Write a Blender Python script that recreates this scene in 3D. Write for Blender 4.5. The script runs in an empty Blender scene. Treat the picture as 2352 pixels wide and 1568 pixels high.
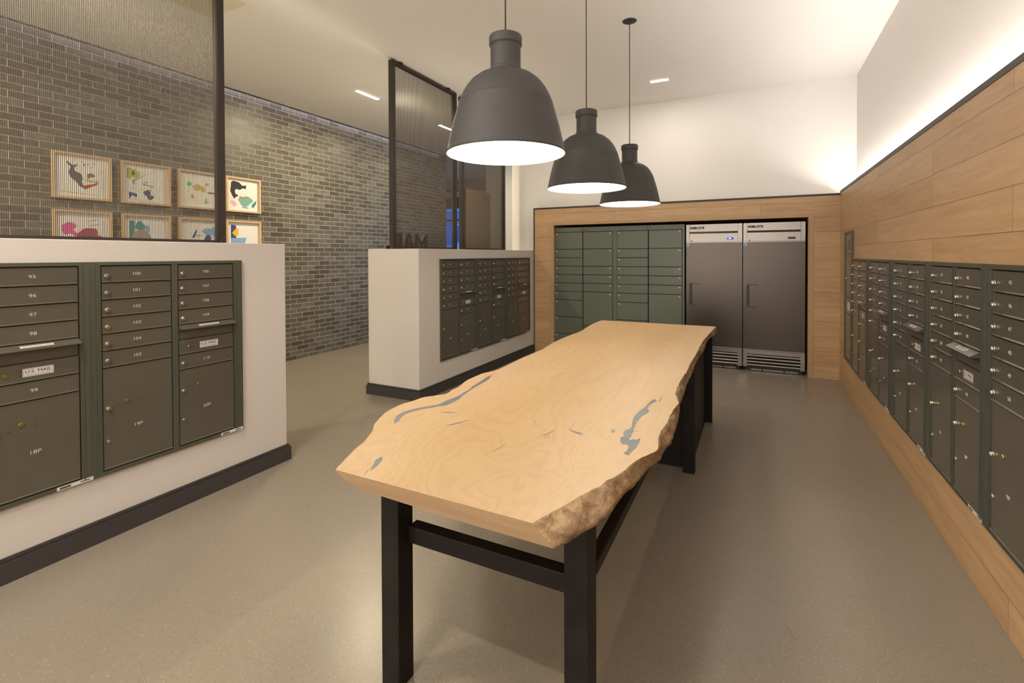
import bpy, math, random
import numpy as np
from mathutils import Vector, Matrix
random.seed(7)
S = bpy.context.scene
COL = S.collection
PI = math.pi
# ------------------------------------------------------------------ camera
F_, CX, CY = 1120.2, 1176.0, 600.55
YA, PT, RO = [math.radians(a) for a in (-26.581, -0.775, -0.192)]
CH = 1.53
fw = Vector((math.sin(YA)*math.cos(PT), math.cos(YA)*math.cos(PT), math.sin(PT)))
r0 = Vector((math.cos(YA), -math.sin(YA), 0)); u0 = r0.cross(fw)
rt = math.cos(RO)*r0 + math.sin(RO)*u0
up = -math.sin(RO)*r0 + math.cos(RO)*u0
camd = bpy.data.cameras.new('camera'); cam = bpy.data.objects.new('camera', camd); COL.objects.link(cam)
M4 = Matrix((rt, up, -fw)).transposed().to_4x4(); M4.translation = (0, 0, CH)
cam.matrix_world = M4
camd.sensor_fit = 'HORIZONTAL'; camd.sensor_width = 36.0
camd.lens = 36.0*F_/2352.0
camd.shift_x = (1176-CX)/2352.0
camd.shift_y = (CY-784)/2352.0
camd.clip_start = 0.05; camd.clip_end = 200
S.camera = cam

def ray(x, y): return fw*F_ + rt*(x-CX) - up*(y-CY)
def on(x, y, ax, v):
    d = ray(x, y); c = Vector((0, 0, CH)); t = (v-c[ax])/d[ax]
    return c + d*t
# ------------------------------------------------------------------ world / exposure
W = bpy.data.worlds.new('dusk'); S.world = W; W.use_nodes = True
bg = W.node_tree.nodes['Background']; bg.inputs[0].default_value = (0.08, 0.42, 1.0, 1); bg.inputs[1].default_value = 1.1
S.view_settings.view_transform = 'Standard'; S.view_settings.look = 'None'
S.view_settings.gamma = 1; S.view_settings.use_curve_mapping = False
S.view_settings.exposure = 0.24

def area(name, loc, sx, sy, power, color, rot=(0, 0, 0), parent=None, spread=180):
    l = bpy.data.lights.new(name, 'AREA'); l.shape = 'RECTANGLE'; l.size = sx; l.size_y = sy
    l.energy = power; l.color = color; l.spread = math.radians(spread)
    o = bpy.data.objects.new(name, l); o.location = loc; o.rotation_euler = rot; COL.objects.link(o)
    if parent: o.parent = parent
    return o
WARM = (1.0, 0.85, 0.58); NEUT = (1.0, 0.92, 0.82); COOL = (0.93, 0.94, 1.0)
# LED strip in the trough behind the right wood panelling, facing up
area('cove_light', (1.03, 2.2, 2.255), 0.06, 9.6, 72, (1.0, 0.96, 0.93), (PI, 0, 0))
# LED strip grazing down the brick wall
area('brick_graze_light', (-6.03, 3.2, 3.685), 0.03, 11.0, 8, (0.88, 0.82, 1.0), (0, 0, 0))
# fill lamps added along the low partition wall tops to brighten the ceiling
for (y_, l_) in ((0.4, 4.0), (5.35, 2.3)):
    area('partition_fill_light', (-3.20, y_, 1.63), 0.04, l_, 10*l_/4, (1.0, 0.90, 0.76), (PI, 0, 0), spread=150)
    area('partition_fill_light', (-3.825, y_, 1.63), 0.02, l_, 14*l_/4, (1.0, 0.88, 0.66), (PI, 0, 0), spread=150)
# fill light added at the unseen front wall behind the viewer
area('front_fill_light', (-1.6, -2.85, 1.9), 4.6, 2.8, 80, (1.0, 0.95, 0.90), (PI/2, 0, 0))
area('front_fill_light', (-5.0, -2.85, 1.9), 1.6, 2.8, 38, (1.0, 0.90, 0.74), (PI/2, 0, 0))
# ------------------------------------------------------------------ helpers
def tag(o, label=None, cat=None, group=None, kind=None):
    if label: o['label'] = label
    if cat: o['category'] = cat
    if group: o['group'] = group
    if kind: o['kind'] = kind
    return o
def empty(name, loc=(0, 0, 0), rz=0, label=None, cat=None, group=None, kind=None):
    o = bpy.data.objects.new(name, None); COL.objects.link(o); o.location = loc; o.rotation_euler = (0, 0, rz)
    o.empty_display_size = 0.05
    return tag(o, label, cat, group, kind)
def link(name, mesh, parent=None, loc=(0, 0, 0)):
    o = bpy.data.objects.new(name, mesh); COL.objects.link(o); o.location = loc
    if parent: o.parent = parent
    return o
class MB:
    def __init__(s): s.v = []; s.f = []; s.m = []; s.sm = []
    def box(s, x0, x1, y0, y1, z0, z1, m=0):
        x0, x1 = min(x0, x1), max(x0, x1); y0, y1 = min(y0, y1), max(y0, y1); z0, z1 = min(z0, z1), max(z0, z1)
        n = len(s.v)
        s.v += [(x0,y0,z0),(x1,y0,z0),(x1,y1,z0),(x0,y1,z0),(x0,y0,z1),(x1,y0,z1),(x1,y1,z1),(x0,y1,z1)]
        for q in ((0,3,2,1),(4,5,6,7),(0,1,5,4),(1,2,6,5),(2,3,7,6),(3,0,4,7)):
            s.f.append(tuple(n+i for i in q)); s.m.append(m); s.sm.append(False)
        return s
    def cyl(s, c, r, h, ax='z', n=20, m=0, r2=None, smooth=True):
        """cylinder from point c along axis vector ax for height h"""
        a = {'x': Vector((1,0,0)), 'y': Vector((0,1,0)), 'z': Vector((0,0,1))}[ax] if isinstance(ax, str) else Vector(ax).normalized()
        t = a.orthogonal().normalized(); b = a.cross(t); c = Vector(c)
        r2 = r if r2 is None else r2; k = len(s.v)
        for (rr, hh) in ((r, 0), (r2, h)):
            for i in range(n):
                w = 2*PI*i/n; s.v.append(tuple(c + a*hh + t*math.cos(w)*rr + b*math.sin(w)*rr))
        for i in range(n):
            j = (i+1) % n; s.f.append((k+i, k+j, k+n+j, k+n+i)); s.m.append(m); s.sm.append(smooth)
        s.f.append(tuple(k+i for i in range(n-1, -1, -1))); s.m.append(m); s.sm.append(False)
        s.f.append(tuple(k+n+i for i in range(n))); s.m.append(m); s.sm.append(False)
        return s
    def lathe(s, prof, n=48, m=0, c=(0, 0, 0), flip=False):
        k = len(s.v)
        for (r, z) in prof:
            for i in range(n):
                w = 2*PI*i/n; s.v.append((c[0]+r*math.cos(w), c[1]+r*math.sin(w), c[2]+z))
        for a in range(len(prof)-1):
            for i in range(n):
                j = (i+1) % n; q = (k+a*n+i, k+a*n+j, k+(a+1)*n+j, k+(a+1)*n+i)
                s.f.append(q[::-1] if flip else q); s.m.append(m); s.sm.append(True)
        return s
    def poly(s, pts, m=0):
        k = len(s.v); s.v += [tuple(p) for p in pts]; s.f.append(tuple(range(k, k+len(pts)))); s.m.append(m); s.sm.append(False); return s
    def prism(s, pts, d, m=0):
        """extrude polygon pts by vector d"""
        k = len(s.v); n = len(pts); d = Vector(d)
        s.v += [tuple(p) for p in pts] + [tuple(Vector(p)+d) for p in pts]
        s.f.append(tuple(range(k+n-1, k-1, -1))); s.f.append(tuple(range(k+n, k+2*n))); s.m += [m, m]; s.sm += [False, False]
        for i in range(n):
            j = (i+1) % n; s.f.append((k+i, k+j, k+n+j, k+n+i)); s.m.append(m); s.sm.append(False)
        return s
    def add(s, mesh, off=(0, 0, 0), m=0):
        k = len(s.v); s.v += [(v.co.x+off[0], v.co.y+off[1], v.co.z+off[2]) for v in mesh.vertices]
        for p in mesh.polygons: s.f.append(tuple(k+i for i in p.vertices)); s.m.append(m); s.sm.append(False)
        return s
    def mesh(s, name, mats, bevel=0):
        me = bpy.data.meshes.new(name); me.from_pydata(s.v, [], s.f)
        for mt in (mats if isinstance(mats, (list, tuple)) else [mats]): me.materials.append(mt)
        me.polygons.foreach_set('material_index', s.m); me.polygons.foreach_set('use_smooth', s.sm)
        me.update(); return me
    def build(s, name, mats, parent=None, loc=(0, 0, 0), bevel=0):
        o = link(name, s.mesh(name, mats), parent, loc)
        if bevel:
            b = o.modifiers.new('bevel', 'BEVEL'); b.width = bevel; b.segments = 2; b.limit_method = 'ANGLE'
        return o
_tc = {}
def text_mesh(txt, size, ext=0.0004, shear=0.0, sx=1.0, align='CENTER', off=0.0):
    key = (txt, size, ext, shear, sx, align, off)
    if key in _tc: return _tc[key]
    c = bpy.data.curves.new('text', 'FONT'); c.body = txt; c.size = size; c.extrude = ext; c.shear = shear
    c.align_x = align; c.align_y = 'CENTER'; c.resolution_u = 3; c.offset = off
    o = bpy.data.objects.new('text', c); COL.objects.link(o)
    bpy.context.view_layer.update()
    me = bpy.data.meshes.new_from_object(o.evaluated_get(bpy.context.evaluated_depsgraph_get()))
    bpy.data.objects.remove(o)
    for v in me.vertices:
        x, y, z = v.co; v.co = (x*sx, -z, y)       # stands upright, faces -Y
    me.name = 'lettering'; _tc[key] = me
    return me
# ------------------------------------------------------------------ materials
def mat(name, color, rough=0.5, metal=0.0, spec=0.5, emit=None, es=0.0, bump=0.0, bscale=200.0, var=0.0, vscale=3.0):
    m = bpy.data.materials.new(name); m.use_nodes = True; nt = m.node_tree; b = nt.nodes['Principled BSDF']
    b.inputs['Base Color'].default_value = (*color, 1); b.inputs['Roughness'].default_value = rough
    b.inputs['Metallic'].default_value = metal; b.inputs['Specular IOR Level'].default_value = spec
    if emit: b.inputs['Emission Color'].default_value = (*emit, 1); b.inputs['Emission Strength'].default_value = es
    tc = nt.nodes.new('ShaderNodeTexCoord')
    n = nt.nodes.new('ShaderNodeTexNoise'); n.inputs['Scale'].default_value = bscale; n.inputs['Detail'].default_value = 4
    nt.links.new(tc.outputs['Object'], n.inputs['Vector'])
    if bump:
        bp = nt.nodes.new('ShaderNodeBump'); bp.inputs['Strength'].default_value = bump; bp.inputs['Distance'].default_value = 0.002
        nt.links.new(n.outputs['Fac'], bp.inputs['Height']); nt.links.new(bp.outputs['Normal'], b.inputs['Normal'])
    if var:
        n2 = nt.nodes.new('ShaderNodeTexNoise'); n2.inputs['Scale'].default_value = vscale; n2.inputs['Detail'].default_value = 3
        nt.links.new(tc.outputs['Object'], n2.inputs['Vector'])
        r = nt.nodes.new('ShaderNodeValToRGB'); r.color_ramp.elements[0].position = 0.3; r.color_ramp.elements[1].position = 0.7
        r.color_ramp.elements[0].color = (*[c*(1-var) for c in color], 1); r.color_ramp.elements[1].color = (*[min(1, c*(1+var)) for c in color], 1)
        nt.links.new(n2.outputs['Fac'], r.inputs['Fac']); nt.links.new(r.outputs['Color'], b.inputs['Base Color'])
    return m
class NT:
    """tiny node helper"""
    def __init__(s, m): s.t = m.node_tree; s.b = s.t.nodes['Principled BSDF']
    def n(s, typ, **kw):
        o = s.t.nodes.new(typ)
        for k, v in kw.items(): setattr(o, k, v)
        return o
    def l(s, a, b): s.t.links.new(a, b)
    def math(s, op, a, b=None, c=None):
        o = s.n('ShaderNodeMath', operation=op)
        for i, q in enumerate((a, b, c)):
            if q is None: continue
            if isinstance(q, (int, float)): o.inputs[i].default_value = q
            else: s.l(q, o.inputs[i])
        return o.outputs[0]
    def mix(s, f, a, b, typ='MIX'):
        o = s.n('ShaderNodeMix', data_type='RGBA', blend_type=typ)
        for i, q in ((0, f), (6, a), (7, b)):
            if isinstance(q, (int, float)): o.inputs[i].default_value = q
            elif isinstance(q, tuple): o.inputs[i].default_value = (*q, 1)
            else: s.l(q, o.inputs[i])
        return o.outputs[2]
    def ramp(s, f, stops):
        o = s.n('ShaderNodeValToRGB'); e = o.color_ramp.elements
        while len(e) < len(stops): e.new(0.5)
        for i, (p, c) in enumerate(stops): e[i].position = p; e[i].color = (*c, 1)
        s.l(f, o.inputs['Fac']); return o.outputs['Color']
    def coords(s, axes, scale=(1, 1, 1), off=(0, 0, 0)):
        tc = s.n('ShaderNodeTexCoord'); sp = s.n('ShaderNodeSeparateXYZ'); s.l(tc.outputs['Object'], sp.inputs[0])
        cb = s.n('ShaderNodeCombineXYZ')
        for i, a in enumerate(axes):
            if a is None: continue
            v = s.math('MULTIPLY', sp.outputs['XYZ'.index(a)], scale[i]); v = s.math('ADD', v, off[i]); s.l(v, cb.inputs[i])
        return cb.outputs[0]
    def noise(s, vec, scale, detail=4, rough=0.5, dist=0.0):
        o = s.n('ShaderNodeTexNoise'); o.inputs['Scale'].default_value = scale; o.inputs['Detail'].default_value = detail
        o.inputs['Roughness'].default_value = rough; o.inputs['Distortion'].default_value = dist
        s.l(vec, o.inputs['Vector']); return o.outputs['Fac']
    def bump(s, h, strength, dist=0.002, prev=None):
        o = s.n('ShaderNodeBump'); o.inputs['Strength'].default_value = strength; o.inputs['Distance'].default_value = dist
        s.l(h, o.inputs['Height'])
        if prev: s.l(prev, o.inputs['Normal'])
        return o.outputs[0]

def brick_mat():
    m = mat('glazed dark brick', (0.1, 0.1, 0.1), 0.35); t = NT(m)
    v = t.coords(('Y', 'Z', None), off=(-5.02+0.213*40, -0.0585+0.0695*2, 0))
    br = t.n('ShaderNodeTexBrick'); br.offset = 0.5; br.offset_frequency = 2; br.squash = 1
    br.inputs['Color1'].default_value = (0, 0, 0, 1); br.inputs['Color2'].default_value = (1, 1, 1, 1)
    br.inputs['Scale'].default_value = 1; br.inputs['Brick Width'].default_value = 0.213; br.inputs['Row Height'].default_value = 0.0695
    br.inputs['Mortar Size'].default_value = 0.0038; br.inputs['Mortar Smooth'].default_value = 0.15; br.inputs['Bias'].default_value = 0
    t.l(v, br.inputs['Vector'])
    sp = t.n('ShaderNodeSeparateColor'); t.l(br.outputs['Color'], sp.inputs[0])
    big = t.noise(v, 14, 5, 0.6)
    col = t.ramp(sp.outputs[0], [(0.0, (0.078, 0.064, 0.054)), (0.5, (0.112, 0.100, 0.083)), (0.8, (0.130, 0.122, 0.104)), (1.0, (0.155, 0.150, 0.134))])
    col = t.mix(0.5, col, t.ramp(big, [(0.3, (0.35, 0.35, 0.35)), (0.7, (0.75, 0.75, 0.75))]), 'OVERLAY')
    col = t.mix(br.outputs['Fac'], col, (0.42, 0.385, 0.275))
    t.l(col, t.b.inputs['Base Color'])
    rg = t.math('MULTIPLY_ADD', br.outputs['Fac'], 0.45, 0.33); rg = t.math('ADD', rg, t.math('MULTIPLY', t.noise(v, 30, 3), 0.12)); t.l(rg, t.b.inputs['Roughness'])
    h = t.math('SUBTRACT', 1.0, br.outputs['Fac']); h = t.math('ADD', h, t.math('MULTIPLY', t.noise(v, 60, 4, 0.6), 0.6))
    h = t.math('ADD', h, t.math('MULTIPLY', sp.outputs[0], 0.35))
    t.l(t.bump(h, 0.6, 0.004), t.b.inputs['Normal'])
    return m
def plank_mat(name, ax, length=2.1, off=(0, 0)):
    m = mat(name, (0.4, 0.25, 0.13), 0.42); t = NT(m)
    v = t.coords((ax, 'Z', None), off=(30+off[0], 0.183*6+0.032+off[1], 0))
    br = t.n('ShaderNodeTexBrick'); br.offset = 0.41; br.offset_frequency = 3
    br.inputs['Color1'].default_value = (0, 0, 0, 1); br.inputs['Color2'].default_value = (1, 1, 1, 1)
    br.inputs['Scale'].default_value = 1; br.inputs['Brick Width'].default_value = length; br.inputs['Row Height'].default_value = 0.183
    br.inputs['Mortar Size'].default_value = 0.0012; br.inputs['Mortar Smooth'].default_value = 0.1
    t.l(v, br.inputs['Vector'])
    sp = t.n('ShaderNodeSeparateColor'); t.l(br.outputs['Color'], sp.inputs[0])
    sc = t.n('ShaderNodeVectorMath', operation='MULTIPLY'); t.l(v, sc.inputs[0]); sc.inputs[1].default_value = (1.1, 14, 1)
    ad = t.n('ShaderNodeVectorMath', operation='ADD'); t.l(sc.outputs[0], ad.inputs[0]); cb = t.n('ShaderNodeCombineXYZ')
    t.l(t.math('MULTIPLY', sp.outputs[0], 37), cb.inputs[2]); t.l(cb.outputs[0], ad.inputs[1])
    g = t.noise(ad.outputs[0], 2.2, 6, 0.6, 0.6); g2 = t.noise(ad.outputs[0], 14, 4, 0.6)
    base = t.ramp(sp.outputs[0], [(0.0, (0.44, 0.278, 0.140)), (0.5, (0.49, 0.318, 0.168)), (1.0, (0.525, 0.350, 0.190))])
    col = t.mix(0.55, base, t.ramp(g, [(0.35, (0.40, 0.38, 0.36)), (0.65, (0.60, 0.60, 0.60))]), 'OVERLAY')
    col = t.mix(0.25, col, t.ramp(g2, [(0.3, (0.38, 0.36, 0.34)), (0.7, (0.58, 0.58, 0.58))]), 'OVERLAY')
    col = t.mix(br.outputs['Fac'], col, (0.07, 0.04, 0.02))
    t.l(col, t.b.inputs['Base Color'])
    h = t.math('SUBTRACT', 1.0, br.outputs['Fac']); t.l(t.bump(h, 0.5, 0.002), t.b.inputs['Normal'])
    return m
def wood_mat(name, c0, c1, ax='X', scale=1.0, rough=0.45):
    m = mat(name, c0, rough); t = NT(m); o = {'X': (1.2, 16, 16), 'Y': (16, 1.2, 16), 'Z': (16, 16, 1.2)}[ax]
    v = t.coords(('X', 'Y', 'Z'), scale=tuple(q*scale for q in o))
    g = t.noise(v, 2.0, 5, 0.6, 0.5)
    t.l(t.ramp(g, [(0.3, c0), (0.7, c1)]), t.b.inputs['Base Color'])
    return m
def slab_mat():
    m = mat('live edge maple', (0.6, 0.4, 0.2), 0.5); t = NT(m)
    v = t.coords(('X', 'Y', 'Z'), scale=(1.0, 0.32, 1.0))
    w = t.noise(v, 2.3, 3, 0.5, 0.8)                      # big warp field
    cb = t.n('ShaderNodeCombineXYZ'); t.l(t.math('MULTIPLY', w, 1.3), cb.inputs[0]); t.l(t.math('MULTIPLY', t.noise(v, 5.0, 2), 0.5), cb.inputs[1])
    ad = t.n('ShaderNodeVectorMath', operation='ADD'); t.l(v, ad.inputs[0]); t.l(cb.outputs[0], ad.inputs[1])
    wv = t.n('ShaderNodeTexWave'); wv.wave_type = 'BANDS'; wv.bands_direction = 'X'; wv.inputs['Scale'].default_value = 4.5
    wv.inputs['Distortion'].default_value = 5; wv.inputs['Detail'].default_value = 4; wv.inputs['Detail Scale'].default_value = 2.2; wv.inputs['Detail Roughness'].default_value = 0.65
    t.l(ad.outputs[0], wv.inputs['Vector'])
    fine = t.noise(t.coords(('X', 'Y', 'Z'), scale=(60, 7, 60)), 2.0, 4, 0.6, 0.4)
    big = t.noise(v, 1.6, 3)
    col = t.ramp(big, [(0.3, (0.330, 0.218, 0.100)), (0.55, (0.372, 0.254, 0.138)), (0.75, (0.415, 0.296, 0.182))])
    col = t.mix(0.17, col, t.ramp(wv.outputs['Fac'], [(0.0, (0.38, 0.33, 0.29)), (0.45, (0.54, 0.54, 0.53)), (1.0, (0.58, 0.58, 0.58))]), 'OVERLAY')
    col = t.mix(0.22, col, t.ramp(fine, [(0.25, (0.33, 0.29, 0.26)), (0.6, (0.56, 0.56, 0.56))]), 'OVERLAY')
    # dark mineral flecks
    vo = t.noise(t.coords(('X', 'Y', 'Z'), scale=(9, 3.0, 9)), 3.2, 3, 0.5, 1.2)
    fl = t.ramp(vo, [(0.735, (0, 0, 0)), (0.79, (1, 1, 1))])
    col = t.mix(t.math('MULTIPLY', t.n('ShaderNodeRGBToBW').outputs[0], 1.0) if False else 0.0, col, col)
    bw = t.n('ShaderNodeRGBToBW'); t.l(fl, bw.inputs[0])
    col = t.mix(t.math('MULTIPLY', bw.outputs[0], 0.35), col, (0.30, 0.15, 0.075))
    sx = t.n('ShaderNodeSeparateXYZ'); t.l(t.coords(('X', 'Y', 'Z')), sx.inputs[0])
    # paler sapwood towards the right live edge
    sap = t.n('ShaderNodeMapRange'); sap.inputs[1].default_value = 0.12; sap.inputs[2].default_value = 0.42; sap.inputs[3].default_value = 0.0; sap.inputs[4].default_value = 0.4
    t.l(t.math('ADD', sx.outputs[0], t.math('MULTIPLY', t.math('SUBTRACT', big, 0.5), 0.5)), sap.inputs[0])
    col = t.mix(sap.outputs[0], col, (0.47, 0.36, 0.225))
    t.l(col, t.b.inputs['Base Color'])
    t.l(t.math('MULTIPLY_ADD', fine, 0.15, 0.42), t.b.inputs['Roughness'])
    return m
def bark_mat():
    m = mat('rough live edge', (0.3, 0.2, 0.1), 0.85); t = NT(m)
    v = t.coords(('X', 'Y', 'Z'), scale=(1, 0.75, 1.6))
    a = t.noise(v, 16, 6, 0.7, 0.8); b = t.noise(v, 65, 5, 0.7, 0.3); c = t.noise(v, 5, 2)
    col = t.ramp(a, [(0.30, (0.10, 0.055, 0.022)), (0.44, (0.25, 0.150, 0.068)), (0.58, (0.38, 0.255, 0.130)), (0.74, (0.50, 0.37, 0.22))])
    col = t.mix(0.6, col, t.ramp(b, [(0.3, (0.22, 0.20, 0.18)), (0.65, (0.62, 0.62, 0.62))]), 'OVERLAY')
    col = t.mix(t.math('MULTIPLY', c, 0.25), col, (0.40, 0.32, 0.24))
    t.l(col, t.b.inputs['Base Color'])
    t.l(t.bump(b, 0.9, 0.006, t.bump(a, 0.9, 0.012)), t.b.inputs['Normal'])
    return m
def floor_mat():
    m = mat('polished concrete', (0.3, 0.26, 0.2), 0.25); t = NT(m)
    v = t.coords(('X', 'Y', 'Z'))
    big = t.noise(v, 0.55, 3, 0.5, 0.4); mid = t.noise(v, 3, 5, 0.6)
    vo = t.n('ShaderNodeTexVoronoi'); vo.inputs['Scale'].default_value = 150; t.l(v, vo.inputs['Vector'])
    sp = t.n('ShaderNodeSeparateColor'); t.l(vo.outputs['Color'], sp.inputs[0])
    col = t.ramp(big, [(0.25, (0.216, 0.184, 0.142)), (0.75, (0.252, 0.213, 0.168))])
    col = t.mix(0.05, col, t.ramp(mid, [(0.3, (0.42, 0.42, 0.41)), (0.7, (0.57, 0.57, 0.57))]), 'OVERLAY')
    spk = t.math('GREATER_THAN', sp.outputs[0], 0.93); near = t.math('LESS_THAN', vo.outputs['Distance'], 0.33)
    col = t.mix(t.math('MULTIPLY', t.math('MULTIPLY', spk, near), 0.45), col, (0.56, 0.50, 0.42))
    dk = t.math('LESS_THAN', sp.outputs[1], 0.22)
    col = t.mix(t.math('MULTIPLY', dk, 0.22), col, (0.13, 0.11, 0.085))
    t.l(col, t.b.inputs['Base Color'])
    t.l(t.math('MULTIPLY_ADD', big, 0.10, 0.24), t.b.inputs['Roughness'])
    t.b.inputs['Specular IOR Level'].default_value = 0.45
    return m
def steel_mat(name, c, rough):
    m = mat(name, c, rough, 1.0); t = NT(m)
    g = t.noise(t.coords(('X', 'Y', 'Z'), scale=(1.5, 1, 160)), 3, 3, 0.6)
    t.l(t.math('MULTIPLY_ADD', g, 0.14, rough-0.05), t.b.inputs['Roughness']); t.l(t.bump(g, 0.06, 0.001), t.b.inputs['Normal'])
    return m
M = {}
M['white'] = mat('white wall paint', (0.80, 0.77, 0.73), 0.75, bump=0.05, bscale=120)
M['ceil'] = mat('ceiling paint', (0.82, 0.79, 0.74), 0.85)
M['low'] = mat('low wall paint', (0.55, 0.512, 0.475), 0.6, bump=0.04, bscale=120)
M['brick'] = brick_mat()
M['planky'] = plank_mat('oak planks right', 'Y', 2.4)
M['plankx'] = plank_mat('oak planks back', 'X', 1.9, (0.35, 0))
M['trimwood'] = wood_mat('oak trim', (0.42, 0.26, 0.135), (0.49, 0.31, 0.165), 'Z')
M['floor'] = floor_mat()
M['slab'] = slab_mat(); M['bark'] = bark_mat()
M['slabend'] = wood_mat('maple end grain', (0.24, 0.152, 0.078), (0.30, 0.20, 0.108), 'X', 1.2, 0.6)
M['resin'] = mat('blue grey resin', (0.108, 0.130, 0.136), 0.45, 0.0, 0.2, var=0.25, vscale=8)
M['crack'] = mat('crack filler', (0.11, 0.11, 0.11), 0.4)
M['base'] = mat('charcoal baseboard', (0.045, 0.041, 0.040), 0.5, 0.0, 0.3)
M['black'] = mat('blackened steel', (0.013, 0.0105, 0.0095), 0.5, 0.0, 0.2, var=0.25, vscale=12)
M['bronze'] = mat('dark bronze metal', (0.045, 0.035, 0.031), 0.45, 0.4)
M['wire'] = mat('bronze wire', (0.085, 0.070, 0.056), 0.42, 0.4)
M['green'] = mat('grey green powder coat', (0.100, 0.091, 0.068), 0.19, 0.15, bump=0.012, bscale=400)
M['greenf'] = mat('grey green frame', (0.082, 0.084, 0.063), 0.32, 0.2)
M['gap'] = mat('shadow gap', (0.012, 0.012, 0.01), 0.7)
M['locker'] = mat('green locker paint', (0.108, 0.125, 0.092), 0.35, 0.1, bump=0.03, bscale=400)
M['knob'] = mat('nickel lock', (0.72, 0.66, 0.6), 0.22, 1.0)
M['brass'] = mat('brass lock', (0.75, 0.56, 0.16), 0.25, 1.0)
M['num'] = mat('silver numeral', (0.55, 0.54, 0.47), 0.5)
M['label'] = mat('pale label', (0.58, 0.55, 0.52), 0.5)
M['ink'] = mat('black ink', (0.02, 0.02, 0.02), 0.6)
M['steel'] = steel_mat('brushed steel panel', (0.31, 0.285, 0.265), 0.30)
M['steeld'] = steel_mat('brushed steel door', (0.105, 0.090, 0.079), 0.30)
M['shade'] = mat('grey rubber', (0.036, 0.034, 0.033), 0.62, bump=0.03, bscale=300)
M['inner'] = mat('white inner shade', (0.95, 0.93, 0.9), 0.6)
M['bulb'] = mat('lit bulb', (1, 1, 1), 0.5, emit=(1.0, 0.93, 0.82), es=25)
M['diff'] = mat('lit diffuser', (1, 1, 1), 0.5, emit=(1.0, 0.95, 0.82), es=14)
M['frame'] = wood_mat('pale maple frame', (0.62, 0.43, 0.25), (0.70, 0.50, 0.30), 'Y')
M['paper'] = mat('white paper', (0.84, 0.83, 0.81), 0.7)
M['slat'] = wood_mat('wood slats', (0.36, 0.24, 0.12), (0.46, 0.31, 0.17), 'Z')
M['glass'] = mat('window glass', (0.9, 0.95, 1.0), 0.02); M['glass'].node_tree.nodes['Principled BSDF'].inputs['Transmission Weight'].default_value = 1.0
M['glass'].node_tree.nodes['Principled BSDF'].inputs['IOR'].default_value = 1.1
M['grey'] = mat('grey soffit', (0.26, 0.26, 0.27), 0.7)
M['siding'] = mat('blue siding', (0.12, 0.42, 0.75), 0.6)
M['sidingdark'] = mat('deep blue pane', (0.02, 0.20, 0.5), 0.3)
M['wtrim'] = mat('pale trim', (0.75, 0.85, 1.0), 0.6)
M['lcd'] = mat('blue display', (0.02, 0.02, 0.3), 0.3, emit=(0.04, 0.07, 0.9), es=0.4)
M['lcdn'] = mat('lit digits', (0.8, 0.9, 1), 0.3, emit=(0.6, 0.8, 1.0), es=2.5)
M['teal'] = mat('dark teal badge', (0.02, 0.09, 0.09), 0.35)
M['logo'] = mat('badge lettering', (0.8, 0.8, 0.8), 0.4)
M['sticker'] = mat('blue sticker', (0.03, 0.38, 0.72), 0.45)
M['plastic'] = mat('black plastic', (0.02, 0.02, 0.02), 0.4)
M['straw'] = mat('dry stalk', (0.42, 0.28, 0.10), 0.7)
M['vent'] = mat('cream panel', (0.72, 0.66, 0.48), 0.7)
# ------------------------------------------------------------------ shell
CZ = 3.70; XR = 0.908; YB = 7.04; XL = -3.15
def struct(name, mb, m, **k):
    o = mb.build(name, m, **k); o['kind'] = 'structure'; return o
struct('floor', MB().box(-9.2, 1.3, -3.2, 12.3, -0.1, 0), M['floor'])
struct('ceiling', MB().box(-9.2, 1.3, -3.2, 12.3, CZ, CZ+0.1), M['ceil'])
struct('wall_left', MB().box(-6.28, -6.08, -3.2, 8.94, 0, CZ), M['brick'])
struct('wall_right', MB().box(1.09, 1.24, -3.2, 7.19, 0, CZ), M['white'])
struct('wall_back', MB().box(-3.59, 1.24, 7.98, 8.1, 0, CZ).box(-3.59, 1.09, 7.19, 7.98, 2.03, CZ).box(-3.59, -2.90, 7.19, 7.98, 0, 2.03).box(0.68, 1.24, 7.19, 7.98, 0, 2.03), M['white'])
struct('wall_front', MB().box(-6.28, 1.24, -3.2, -3.0, 0, CZ), M['white'])
for k, (a, b) in enumerate(((-3.9, 0.7), (-5.8, -4.2))):  # unseen window frames, added to go with the front fill lamps
    struct('window_%d' % (k+2), MB().box(a-0.06, b+0.06, -3.0, -2.93, 0.44, 0.5).box(a-0.06, b+0.06, -3.0, -2.93, 3.3, 3.36).box(a-0.06, a, -3.0, -2.93, 0.5, 3.3).box(b, b+0.06, -3.0, -2.93, 0.5, 3.3).box((a+b)/2-0.03, (a+b)/2+0.03, -3.0, -2.93, 0.5, 3.3), M['bronze'])
struct('wall_corridor', MB().box(-5.5, -3.59, 9.9, 10.05, 0, CZ).box(-5.62, -5.5, 9.9, 12.0, 0, CZ), M['white'])
struct('wall_entrance', MB().box(-9.2, -6.28, 8.80, 8.94, 0, CZ).box(-9.2, -9.0, 8.94, 12.0, 0, CZ), M['white'])
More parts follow.
